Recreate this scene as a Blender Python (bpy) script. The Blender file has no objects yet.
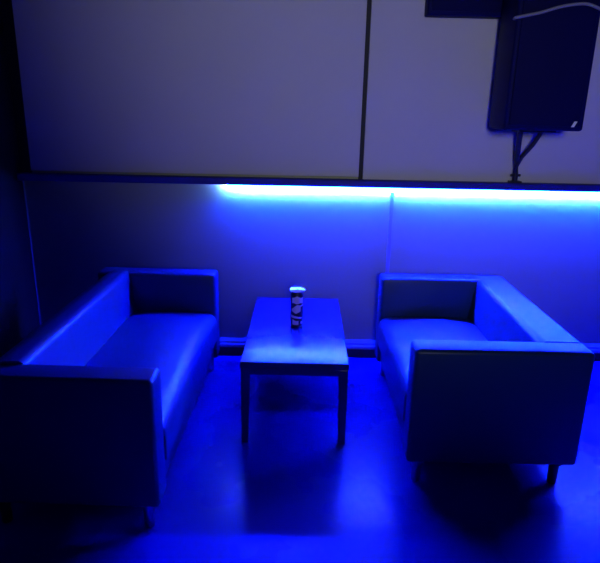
import bpy, bmesh, math, random
from mathutils import Vector, Matrix
random.seed(4)
PI = math.pi
col = bpy.context.scene.collection
sc = bpy.context.scene

# ------------------------------------------------------------------ materials
def mat(name, base, rough=.5, spec=.5, metal=0., noise=None, bump=None, rough_noise=None, coat=0.):
    m = bpy.data.materials.new(name); m.use_nodes = True
    nt = m.node_tree; b = nt.nodes['Principled BSDF']
    b.inputs['Base Color'].default_value = (*base, 1)
    b.inputs['Roughness'].default_value = rough
    b.inputs['Specular IOR Level'].default_value = spec
    b.inputs['Metallic'].default_value = metal
    b.inputs['Coat Weight'].default_value = coat
    tc = nt.nodes.new('ShaderNodeTexCoord')
    def nz(scale, detail=4, stretch=None):
        n = nt.nodes.new('ShaderNodeTexNoise'); n.inputs['Scale'].default_value = scale; n.inputs['Detail'].default_value = detail
        if stretch:
            mp = nt.nodes.new('ShaderNodeMapping'); mp.inputs['Scale'].default_value = stretch
            nt.links.new(tc.outputs['Object'], mp.inputs['Vector']); nt.links.new(mp.outputs['Vector'], n.inputs['Vector'])
        else:
            nt.links.new(tc.outputs['Object'], n.inputs['Vector'])
        return n
    if noise:                                   # (scale, darker colour, stretch)
        n = nz(noise[0], 5, noise[2] if len(noise) > 2 else None)
        mx = nt.nodes.new('ShaderNodeMix'); mx.data_type = 'RGBA'
        mx.inputs['A'].default_value = (*noise[1], 1); mx.inputs['B'].default_value = (*base, 1)
        nt.links.new(n.outputs['Fac'], mx.inputs['Factor']); nt.links.new(mx.outputs['Result'], b.inputs['Base Color'])
    if bump:                                    # (scale, strength, distance)
        n = nz(bump[0], 3)
        bp = nt.nodes.new('ShaderNodeBump'); bp.inputs['Strength'].default_value = bump[1]; bp.inputs['Distance'].default_value = bump[2]
        nt.links.new(n.outputs['Fac'], bp.inputs['Height']); nt.links.new(bp.outputs['Normal'], b.inputs['Normal'])
    if rough_noise:                             # (scale, low, high)
        n = nz(rough_noise[0], 3)
        mr = nt.nodes.new('ShaderNodeMapRange')
        mr.inputs['From Min'].default_value = .35; mr.inputs['From Max'].default_value = .65
        mr.inputs['To Min'].default_value = rough_noise[1]; mr.inputs['To Max'].default_value = rough_noise[2]
        nt.links.new(n.outputs['Fac'], mr.inputs['Value']); nt.links.new(mr.outputs['Result'], b.inputs['Roughness'])
    return m

def emit(name, color, strength):
    m = bpy.data.materials.new(name); m.use_nodes = True
    nt = m.node_tree; nt.nodes.clear()
    e = nt.nodes.new('ShaderNodeEmission'); e.inputs['Color'].default_value = (*color, 1); e.inputs['Strength'].default_value = strength
    o = nt.nodes.new('ShaderNodeOutputMaterial'); nt.links.new(e.outputs[0], o.inputs['Surface'])
    return m

BLUE = (.0006, .005, 1.)
M = {
 'wall':    mat('grey wall paint', (.40, .42, .25), .6, .3, bump=(60, .08, .002), noise=(3, (.36, .375, .225))),
 'panel':   mat('white panel board', (.62, .60, .60), .65, .25, noise=(2.2, (.56, .54, .55))),
 'black':   mat('black wall paint', (.012, .011, .014), .7, .2, noise=(4, (.009, .008, .011))),
 'dark':    mat('plain room paint', (.12, .12, .14), .8, .2, noise=(4, (.11, .11, .13))),
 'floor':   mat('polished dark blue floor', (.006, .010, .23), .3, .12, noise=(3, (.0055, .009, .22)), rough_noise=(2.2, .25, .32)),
 'rail':    mat('dark stained rail', (.02, .02, .30), .5, .2, noise=(6, (.015, .015, .22), (1, 12, 12))),
 'base':    mat('baseboard paint', (.34, .32, .35), .4, .5, noise=(8, (.3, .28, .31))),
 'shadowgap': mat('dark plinth', (.02, .02, .025), .6, .3, noise=(8, (.015, .015, .02))),
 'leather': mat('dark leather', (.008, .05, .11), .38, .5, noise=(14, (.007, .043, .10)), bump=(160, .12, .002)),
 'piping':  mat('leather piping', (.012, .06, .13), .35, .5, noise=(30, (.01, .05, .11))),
 'metal':   mat('brushed steel', (.6, .6, .62), .3, .5, 1., noise=(40, (.5, .5, .52))),
 'blackmetal': mat('black metal', (.02, .02, .022), .4, .5, .0, noise=(30, (.015, .015, .017))),
 'wood':    mat('dark wood', (.012, .02, .12), .25, .5, noise=(5, (.015, .02, .09), (14, 1.5, 14)), bump=(40, .05, .002)),
 'plastic': mat('black speaker plastic', (.001, .001, .07), .6, .1, bump=(180, .1, .002), noise=(30, (.002, .002, .06))),
 'grille':  mat('speaker grille', (.001, .001, .06), .6, .1, bump=(260, .6, .004), noise=(50, (.002, .002, .05))),
 'badge':   mat('pale badge', (.9, .9, .9), .25, .6, noise=(30, (.85, .85, .85))),
 'cable':   mat('grey cable sheath', (.24, .23, .30), .5, .4, noise=(30, (.2, .19, .26))),
 'can':     mat('black can lacquer', (.02, .012, .015), .3, .5, noise=(30, (.015, .01, .012))),
 'silver':  mat('silver print', (.95, .82, .80), .45, .5, noise=(60, (.85, .7, .7))),
 'lid':     mat('pale metal lid', (.93, .95, .92), .16, .5, 1., noise=(20, (.9, .92, .89))),
 'led':     emit('blue diodes', BLUE, 2700.),
 'ledwhite': emit('added white wash', (.9, 1., 1.), 2300.),  # added emitter for the white band on the wall
 'ledcyan': emit('added cyan wash', (0., .5, 1.), 420.),  # added emitter for the cyan fade below the white
}

# ------------------------------------------------------------------ helpers
def obj(name, bm, m, parent=None, smooth=False):
    me = bpy.data.meshes.new(name)
    bmesh.ops.recalc_face_normals(bm, faces=bm.faces)
    bm.to_mesh(me); bm.free()
    me.materials.append(m)
    if smooth:
        for p in me.polygons: p.use_smooth = True
        try: me.set_sharp_from_angle(angle=math.radians(38))
        except Exception: pass
    o = bpy.data.objects.new(name, me); col.objects.link(o)
    if parent: o.parent = parent
    return o

def box(bm, x0, x1, y0, y1, z0, z1, bevel=0., seg=2):
    r = bmesh.ops.create_cube(bm, size=1.)
    vs = r['verts']
    for v in vs:
        v.co = Vector((x0 + (v.co.x + .5)*(x1-x0), y0 + (v.co.y + .5)*(y1-y0), z0 + (v.co.z + .5)*(z1-z0)))
    if bevel:
        es = list({e for v in vs for e in v.link_edges})
        bmesh.ops.bevel(bm, geom=es, offset=bevel, segments=seg, profile=.5, affect='EDGES')

def B(*a, **k):
    bm = bmesh.new(); box(bm, *a, **k); return bm

def prism(pts, y0, y1, bevel=0., seg=3):
    """closed outline in x,z swept from y0 to y1"""
    bm = bmesh.new()
    a = [bm.verts.new((x, y0, z)) for x, z in pts]; b = [bm.verts.new((x, y1, z)) for x, z in pts]
    n = len(pts)
    f0 = bm.faces.new(a); f1 = bm.faces.new(b[::-1])
    for i in range(n): bm.faces.new((a[i], b[i], b[(i+1) % n], a[(i+1) % n]))
    if bevel:
        es = list(f0.edges) + list(f1.edges)
        bmesh.ops.bevel(bm, geom=es, offset=bevel, segments=seg, profile=.5, affect='EDGES')
    return bm

def tube(bm, pts, r, n=10, closed=False):
    pts = [Vector(p) for p in pts]; rings = []
    N = len(pts)
    for i, p in enumerate(pts):
        t = (pts[(i+1) % N] - pts[i-1]) if closed else (pts[min(i+1, N-1)] - pts[max(i-1, 0)])
        t.normalize()
        u = t.orthogonal() if abs(t.z) > .95 else t.cross(Vector((0, 0, 1)))
        u.normalize(); w = t.cross(u)
        rings.append([bm.verts.new(p + r*(math.cos(2*PI*k/n)*u + math.sin(2*PI*k/n)*w)) for k in range(n)])
    for i in range(N if closed else N-1):
        a, b = rings[i], rings[(i+1) % N]
        for k in range(n): bm.faces.new((a[k], a[(k+1) % n], b[(k+1) % n], b[k]))
    if not closed:
        bm.faces.new(rings[0][::-1]); bm.faces.new(rings[-1])

def lathe(bm, prof, n=40, c=(0, 0, 0)):
    rings = []
    for r, z in prof:
        if r < 1e-6: rings.append([bm.verts.new((c[0], c[1], c[2]+z))])
        else: rings.append([bm.verts.new((c[0]+r*math.cos(2*PI*k/n), c[1]+r*math.sin(2*PI*k/n), c[2]+z)) for k in range(n)])
    for a, b in zip(rings, rings[1:]):
        for k in range(n):
            k2 = (k+1) % n
            if len(a) == 1 and len(b) == 1: continue
            if len(a) == 1: bm.faces.new((a[0], b[k], b[k2]))
            elif len(b) == 1: bm.faces.new((a[k], a[k2], b[0]))
            else: bm.faces.new((a[k], a[k2], b[k2], b[k]))

def tag(o, label, cat, group=None):
    o['label'] = label; o['category'] = cat
    if group: o['group'] = group
    return o

def thing(name, label, cat, loc=(0, 0, 0), rotz=0., group=None):
    o = bpy.data.objects.new(name, None); col.objects.link(o)
    o.empty_display_size = .1
    o.location = loc; o.rotation_euler = (0, 0, rotz)
    return tag(o, label, cat, group)

def struct(name, bm, m, label=None, smooth=False):
    o = obj(name, bm, m, None, smooth); o['kind'] = 'structure'
    if label: o['label'] = label
    return o

# ------------------------------------------------------------------ the room
XL, XR, YB, ZC = -1.60, 4.2, -5.6, 3.0
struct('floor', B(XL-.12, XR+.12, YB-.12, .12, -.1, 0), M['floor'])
struct('ceiling', B(XL-.12, XR+.12, YB-.12, .12, ZC, ZC+.1), M['dark'])
struct('wall_back', B(XL-.12, XR+.12, 0, .12, 0, ZC), M['wall'])
struct('wall_left', B(XL-.12, XL, YB, 0, 0, ZC), M['black'])
struct('wall_right', B(XR, XR+.12, YB, 0, 0, ZC), M['dark'])
struct('wall_front', B(XL-.12, XR+.12, YB-.12, YB, 0, ZC), M['dark'])
# white panels above the rail, with the dark gap between them
struct('trim_8', B(XL, -1.538, -.010, 0, 1.137, 2.75), M['black'])
struct('trim_1', B(-1.538, .373, -.018, 0, 1.150, 2.75, bevel=.003), M['panel'])
struct('trim_2', B(.398, XR, -.018, 0, 1.137, 2.75, bevel=.003), M['panel'])
g = struct('trim_3', B(.373, .398, -.006, 0, 1.137, 2.75), M['shadowgap'])
# rail below the panels
rail = bmesh.new()
box(rail, XL, XR, -.07, 0, 1.096, 1.137, bevel=.006, seg=2)
struct('trim_4', rail, M['rail'])
# joint batten on the lower wall and corner bead
struct('trim_5', B(.570, .592, -.016, 0, .115, 1.066, bevel=.004), M['base'])
struct('trim_6', B(XL, XL+.008, -.008, 0, .115, 1.094, bevel=.003), M['base'])
# baseboard: profiled moulding over a dark plinth
bb = bmesh.new()
prof = [(0, .055), (-.014, .055), (-.026, .060), (-.026, .078), (-.018, .086), (-.018, .098), (-.010, .108), (-.004, .115), (0, .115)]
def sweep_x(bm, prof, x0, x1):
    a = [bm.verts.new((x0, y, z)) for y, z in prof]; b = [bm.verts.new((x1, y, z)) for y, z in prof]
    n = len(prof); bm.faces.new(a); bm.faces.new(b[::-1])
    for i in range(n): bm.faces.new((a[i], b[i], b[(i+1) % n], a[(i+1) % n]))
sweep_x(bb, prof, XL, XR)
struct('baseboard_back', bb, M['base'])
struct('trim_7', B(XL, XR, -.016, 0, 0, .055), M['shadowgap'])
lb = bmesh.new(); box(lb, XL, XL+.014, YB, -.03, 0, .1, bevel=.003)
struct('baseboard_left', lb, M['shadowgap'])

# ------------------------------------------------------------------ LED strip under the rail
SX0, SX1 = -.400, 3.2
t = thing('led_strip', 'glowing blue LED strip light tucked under the dark wall rail', 'light', (SX0, -.036, 1.096))
L = SX1 - SX0
bm = B(0, L, 0, .030, -.003, 0); box(bm, 0, L, 0, .003, -.020, -.002); box(bm, 0, L, .0215, .024, -.0085, -.002); box(bm, 0, L, .0215, .0256, -.0096, -.0086); box(bm, 0, L, 0, .0049, -.021, -.0195)  # small lower lips added to block light spilling down from the rows
obj('channel', bm, M['blackmetal'], t)
bm = bmesh.new()
a = [(-.010, -.005), (-.001, -.0195), (-.0005, -.017), (-.0005, -.005)]
va = [bm.verts.new((0, y, z)) for y, z in a]; vb = [bm.verts.new((L, y, z)) for y, z in a]
bm.faces.new(va); bm.faces.new(vb[::-1])
for i in range(4): bm.faces.new((va[i], vb[i], vb[(i+1) % 4], va[(i+1) % 4]))
obj('blue_diode_row', bm, M['led'], t)
obj('cyan_wash_row', B(.0, L, .0031, .0045, -.019, -.009), M['ledcyan'], t)  # added emitter facing the wall, tints the glow cyan
obj('white_wash_row', B(.0, L, .0241, .0252, -.0085, -.0032), M['ledwhite'], t)  # added emitter close to the wall, whitens the glow under the rail

# ------------------------------------------------------------------ sofas
def cushion_bm(x0, x1, y0, y1, z0, z1, bulge, rx=.05):
    """soft seat: rounded box whose top swells in the middle and whose front edge rolls over"""
    bm = bmesh.new()
    nx, ny = 22, 30
    def top(i, j):
        u, v = i/nx, j/ny
        x = x0 + u*(x1-x0); y = y0 + v*(y1-y0)
        z = z1 + bulge*(1-(2*v-1)**6)*(1-(2*u-1)**2)
        d = (x1-x)                              # rolled front edge
        if d < rx: z -= rx - math.sqrt(max(rx*rx - (rx-d)**2, 0))
        e = min(y-y0, y1-y)
        if e < .02: z -= .02 - math.sqrt(max(.0004-(.02-e)**2, 0))
        return bm.verts.new((x, y, z))
    # denser columns near the front
    us = [k/nx for k in range(nx-5)] + [1-.14+.14*math.sin(k/7*PI/2) for k in range(0, 8)]
    us = sorted(set(us)); us = [u for u in us if 0 <= u <= 1]
    vs = [0, .004, .012] + [k/ny for k in range(1, ny)] + [.988, .996, 1]
    grid = [[None]*len(vs) for _ in us]
    for i, u in enumerate(us):
        for j, v in enumerate(vs):
            grid[i][j] = top(u*nx, v*ny)
    for i in range(len(us)-1):
        for j in range(len(vs)-1):
            bm.faces.new((grid[i][j], grid[i+1][j], grid[i+1][j+1], grid[i][j+1]))
    # skirt down to z0 and bottom
    loop = [grid[i][0] for i in range(len(us))] + [grid[-1][j] for j in range(1, len(vs))] + \
           [grid[i][-1] for i in range(len(us)-2, -1, -1)] + [grid[0][j] for j in range(len(vs)-2, 0, -1)]
    low = [bm.verts.new((v.co.x, v.co.y, z0)) for v in loop]
    n = len(loop)
    for i in range(n): bm.faces.new((loop[i], low[i], low[(i+1) % n], loop[(i+1) % n]))
    bm.faces.new(low[::-1])
    return bm

def arc(cx, cz, r, a0, a1, n=6):
    return [(cx + r*math.cos(math.radians(a0+(a1-a0)*k/n)), cz + r*math.sin(math.radians(a0+(a1-a0)*k/n))) for k in range(n+1)]

def sofa(label, Lg, D, H, leg, loc, rotz, seat_h=.398, arm_t=.122, roll=False):
    """box sofa, local x = back (0) to front (D), y along its length, centred"""
    t = thing('sofa', label, 'sofa', loc, rotz, 'box sofas either side of the table')
    h = Lg/2
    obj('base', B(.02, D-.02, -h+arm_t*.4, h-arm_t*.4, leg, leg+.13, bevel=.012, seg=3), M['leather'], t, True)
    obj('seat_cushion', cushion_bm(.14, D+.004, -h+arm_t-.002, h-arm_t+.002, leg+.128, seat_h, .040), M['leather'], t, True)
    # backrest: tall panel with a rolled top and an inner face that leans back
    pts = [(0, leg), (.24, leg), (.215, seat_h)]
    if roll:                                    # top rolls away towards the outside
        pts += arc(.150, H-.022, .035, 15, 90, 7) + [(.135*(1-math.sin(math.radians(q))), H-.10+.113*math.cos(math.radians(q))) for q in range(4, 91, 8)] + [(0, H-.10)]
    else:
        pts += arc(.150, H-.030, .035, 12, 90, 7) + arc(.03, H-.025, .03, 90, 180, 7)
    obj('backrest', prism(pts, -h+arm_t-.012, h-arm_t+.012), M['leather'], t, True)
    for s in (-1, 1):
        y0, y1 = (h-arm_t, h) if s > 0 else (-h, -h+arm_t)
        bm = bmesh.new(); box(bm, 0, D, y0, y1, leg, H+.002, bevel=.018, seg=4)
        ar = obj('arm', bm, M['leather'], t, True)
        yo = (h-.006) if s > 0 else (-h+.006)
        pb = bmesh.new()
        i0, i1, z0, z1 = .03, D-.012, leg+.014, H-.012
        tube(pb, [(i0, yo, z0), (i0, yo, z1), ((i0+i1)/2, yo, z1+.001), (i1, yo, z1), (i1, yo, (z0+z1)/2), (i1, yo, z0)], .0052, 8)
        obj('piping', pb, M['piping'], ar, True)
    for fx in (.07, D-.055):
        for s in (-1, 1):
            bm = bmesh.new()
            lathe(bm, [(0, 0), (.017, 0), (.019, .004), (.021, leg-.012), (.034, leg-.010), (.034, leg+.002), (0, leg+.002)], 20, (fx, s*(h-.05), 0))
            obj('leg', bm, M['metal'] if fx > .3 else M['blackmetal'], t, True)
    return t

def rotp(a, cx, cy, x, y):
    c, s = math.cos(a), math.sin(a); return cx + c*(x-cx) - s*(y-cy), cy + s*(x-cx) + c*(y-cy)

# left sofa (faces +x)
RH, LEG = .624, .112
lx0, lx1, ly0, ly1, lr = -1.1246, -.4554, -.1885, -1.622, -.0282
p = rotp(lr, -.9, -1, lx0, (ly0+ly1)/2)
sofa('longer dark leather box sofa left of the coffee table, beside the black wall', ly0-ly1, lx1-lx0, RH, LEG, (p[0], p[1], 0), lr, roll=True)
# right sofa (faces -x)
rx0, rx1, ry0, ry1, rr = .4921, 1.2060, -.2180, -1.3330, -.0107
p = rotp(rr, .8, -.9, rx1, (ry0+ry1)/2)
sofa('shorter dark leather box sofa right of the coffee table, below the loudspeaker', ry0-ry1, rx1-rx0, RH, LEG, (p[0], p[1], 0), rr+PI)

# ------------------------------------------------------------------ coffee table
tx0, tx1, ty0, ty1, TH, tr = -0.2287, 0.2669, -0.0846, -1.0213, 0.4184, -.0169
p = rotp(tr, 0, -.7, (tx0+tx1)/2, (ty0+ty1)/2)
t = thing('coffee_table', 'narrow dark wooden coffee table standing between the two sofas', 'table', (p[0], p[1], 0), tr)
hw, hl = (tx1-tx0)/2, (ty0-ty1)/2
obj('tabletop', B(-hw, hw, -hl, hl, TH-.032, TH, bevel=.004, seg=3), M['wood'], t, True)
for s in (-1, 1):
    obj('apron', B(-hw+.04, hw-.04, s*(hl-.012)-.010, s*(hl-.012)+.010, TH-.062, TH-.031), M['wood'], t)
    obj('apron', B(s*(hw-.012)-.010, s*(hw-.012)+.010, -hl+.04, hl-.04, TH-.062, TH-.031), M['wood'], t)
for sx in (-1, 1):
    for sy in (-1, 1):
        bm = bmesh.new()
        x1, y1 = sx*hw, sy*hl
        w = .042
        xs = sorted((x1 - sx*.002, x1 - sx*(.002+w))); ys = sorted((y1 - sy*.002, y1 - sy*(.002+w)))
        box(bm, xs[0], xs[1], ys[0], ys[1], 0, TH-.031, bevel=.004, seg=2)
        for v in bm.verts:                      # slight taper on the inner faces
            k = 1 - max(0, min(1, v.co.z/.4))
            if abs(v.co.x) < abs(x1) - .02: v.co.x += sx*.010*k
            if abs(v.co.y) < abs(y1) - .02: v.co.y += sy*.010*k
        obj('leg', bm, M['wood'], t)

# ------------------------------------------------------------------ the can on the table
CX, CY = .0228, -0.5512
t = thing('can', 'tall black can with silver print and a pale slanted lid on the coffee table', 'can', (CX, CY, TH), -PI/2)
R_ = .033
bm = bmesh.new()
lathe(bm, [(0, .002), (.024, .002), (.026, 0), (.0275, .001), (R_, .010), (R_, .146), (.030, .156), (.027, .160), (0, .160)])
bd = obj('body', bm, M['can'], t, True)
def patch(pts, r=R_+.0006):
    """flat print bent round the can: pts are (angle deg, height)"""
    bm = bmesh.new()
    n = len(pts)
    a0 = [p[0] for p in pts]
    lo, hi = [], []
    vin = [bm.verts.new((r*math.cos(math.radians(a)), r*math.sin(math.radians(a)), z)) for a, z in pts]
    vb = [bm.verts.new(((r-.0012)*math.cos(math.radians(a)), (r-.0012)*math.sin(math.radians(a)), z)) for a, z in pts]
    m = n//2
    for i in range(m-1):                        # strip between the upper and lower outlines
        q = (i, i+1, n-2-i, n-1-i)
        bm.faces.new([vin[k] for k in q]); bm.faces.new([vb[k] for k in q][::-1])
    for i in range(n): bm.faces.new((vin[i], vb[i], vb[(i+1) % n], vin[(i+1) % n]))
    return bm
def ribbon(fn_lo, fn_hi, a0, a1, n=14):
    A = [a0 + (a1-a0)*k/n for k in range(n+1)]
    return patch([(a, fn_lo(a)) for a in A] + [(a, fn_hi(a)) for a in A[::-1]])
# local +x faces the camera (the can is turned by -90 degrees)
obj('print', ribbon(lambda a: .112 - .002*math.cos(a*.1), lambda a: .147 - .010*abs(math.sin(a*.035)), -48, 60), M['silver'], bd)
obj('print', ribbon(lambda a: .066 + .012*abs(a+8)/50, lambda a: .094 + .012*math.sin((a+30)*.04), -52, 34), M['silver'], bd)
obj('print', ribbon(lambda a: .097 + .00012*(a-30), lambda a: .103 + .00012*(a-30), 30, 66), M['silver'], bd)
obj('print', ribbon(lambda a: .044 - .00004*a, lambda a: .053 - .00010*a, -58, 48), M['silver'], bd)
obj('print', ribbon(lambda a: .014, lambda a: .036 - .004*math.cos(a*.06), -40, 16), M['silver'], bd)
obj('print', ribbon(lambda a: .018, lambda a: .028, 38, 62), M['silver'], bd)
bm = bmesh.new()
lathe(bm, [(0, .002), (.032, .003), (.0385, .0065), (.038, .0085), (.032, .0098), (0, .0108)], 36)
for v in bm.verts: v.co.z += .163 + .0              # slanted pale lid
bmesh.ops.rotate(bm, verts=bm.verts, cent=(0, 0, .165), matrix=Matrix.Rotation(math.radians(10), 3, 'Y'))
obj('lid', bm, M['lid'], t, True)['label'] = 'pale lid lying slanted on top'
t.scale = (1.03, 1.03, 1.20)

# ------------------------------------------------------------------ loudspeaker on its bracket
SZ0, SZ1 = 1.445, 2.12
SPX, SPF, SPB = 1.235, -.46, -.12
t = thing('speaker', 'large black loudspeaker raised on a wall bracket above the right sofa', 'speaker', (SPX, (SPF+SPB)/2, SZ0))
yf, yb = SPF-(SPF+SPB)/2, SPB-(SPF+SPB)/2
bm = bmesh.new()
wf, wb = .20, .165
H = SZ1-SZ0
vv = [(-wf, yf, 0), (wf, yf, 0), (wb, yb, 0), (-wb, yb, 0)]
a = [bm.verts.new(v) for v in vv]; b = [bm.verts.new((x, y, H)) for x, y, z in vv]
bm.faces.new(a[::-1]); bm.faces.new(b)
for i in range(4): bm.faces.new((a[i], a[(i+1) % 4], b[(i+1) % 4], b[i]))
bmesh.ops.bevel(bm, geom=list(bm.edges), offset=.014, segments=3, profile=.5, affect='EDGES')
obj('cabinet', bm, M['plastic'], t, True)
obj('grille', B(-wf+.022, wf-.022, yf-.008, yf+.004, .022, H-.022, bevel=.006, seg=3), M['grille'], t, True)
bm = bmesh.new(); box(bm, wf-.062, wf-.046, yf-.011, yf-.007, .020, .048, bevel=.002)
for v in bm.verts: v.co.x += (v.co.z-.034)*.5
obj('badge', bm, M['badge'], t)['label'] = 'small white badge'

t = thing('speaker_bracket', 'black forked bracket holding the loudspeaker above the rail', 'bracket', (1.285, 0, 1.137))
bh = SZ0 - 1.137
bm = bmesh.new()
tube(bm, [(0, -.045, .001), (-.004, -.05, .06), (-.016, -.075, .13), (-.038, -.13, bh-.07), (-.048, -.16, bh-.012)], .015, 12)
obj('pole', bm, M['blackmetal'], t, True)
bm = bmesh.new(); tube(bm, [(-.010, -.066, .10), (.005, -.085, .15), (.045, -.125, bh-.085), (.070, -.16, bh-.012)], .012, 10)
obj('brace', bm, M['blackmetal'], t, True)
obj('top_plate', B(-.085, .115, -.24, -.13, bh-.015, bh-.0005, bevel=.003), M['blackmetal'], t)
obj('foot_plate', B(-.034, .034, -.066, -.019, 0, .012, bevel=.002), M['blackmetal'], t)
bm = bmesh.new(); tube(bm, [(-.030, -.052, .045), (.024, -.052, .045)], .008, 10)
obj('clamp_knob', bm, M['blackmetal'], t, True)

t = thing('wall_box', 'black box mounted high on the white wall beside the loudspeaker', 'box', (.92, -.018, 2.014))
obj('case', B(-.235, .20, -.09, 0, 0, .34, bevel=.01, seg=3), M['plastic'], t, True)
obj('cover', B(-.215, .18, -.097, -.088, .02, .32, bevel=.003), M['grille'], t, True)
bm = bmesh.new()
def crom(P, n=6):
    P = [Vector(p) for p in P]; Q = [P[0]*2-P[1]] + P + [P[-1]*2-P[-2]]; out = []
    for i in range(1, len(Q)-2):
        a, b, c, d = Q[i-1:i+3]
        for k in range(n):
            u = k/n
            out.append(.5*((2*b) + (c-a)*u + (2*a-5*b+4*c-d)*u*u + (3*b-a-3*c+d)*u**3))
    return out + [P[-1]]
tube(bm, crom([(1.0275, -.45, 1.955), (1.026, -.480, 1.955), (1.07, -.480, 1.965), (1.14, -.480, 1.980), (1.22, -.480, 2.004), (1.29, -.480, 2.017), (1.35, -.480, 2.020), (1.41, -.480, 2.002), (1.444, -.478, 1.984), (1.4445, -.45, 1.976)]), .0075, 10)
tag(obj('cable', bm, M['cable'], None, True), 'pale grey cable draped across the top of the loudspeaker', 'cable')

# ------------------------------------------------------------------ added unseen spot that brightens the upper wall
def spot(name, loc, target, energy, color, size, blend, radius):
    l = bpy.data.lights.new(name, 'SPOT'); l.energy = energy; l.color = color; l.spot_size = math.radians(size); l.spot_blend = blend; l.shadow_soft_size = radius
    o = bpy.data.objects.new(name, l); col.objects.link(o); o.location = loc
    o.rotation_euler = (Vector(target)-Vector(loc)).to_track_quat('-Z', 'Y').to_euler(); return o
spot('upper_wall_fill', (.2, -5.2, 1.95), (.75, 0, 2.24), 320, (.50, .52, .62), 53.5, 1., .3)
w = bpy.data.worlds.new('World'); sc.world = w; w.use_nodes = True
w.node_tree.nodes['Background'].inputs['Color'].default_value = (.1, .1, .3, 1)
w.node_tree.nodes['Background'].inputs['Strength'].default_value = .02

# ------------------------------------------------------------------ camera
f, pitch, roll, yaw = 568.85, .2926, .0214, .0128
fw0 = Vector((math.sin(yaw), math.cos(yaw), 0)); right0 = Vector((math.cos(yaw), -math.sin(yaw), 0))
fwd = math.cos(pitch)*fw0 + Vector((0, 0, -math.sin(pitch)))
up0 = right0.cross(fwd)
right = math.cos(roll)*right0 + math.sin(roll)*up0
up = -math.sin(roll)*right0 + math.cos(roll)*up0
cam = bpy.data.cameras.new('Camera'); co = bpy.data.objects.new('Camera', cam); col.objects.link(co)
cam.sensor_fit = 'HORIZONTAL'; cam.sensor_width = 36; cam.lens = 36*f/600; cam.clip_start = .02
Rm = Matrix((right, up, -fwd)).transposed().to_4x4()
co.matrix_world = Matrix.Translation((0, -3.3869, 1.5188)) @ Rm
sc.camera = co
vs = sc.view_settings
vs.view_transform = 'Standard'; vs.look = 'None'; vs.exposure = 0; vs.gamma = 1; vs.use_curve_mapping = False
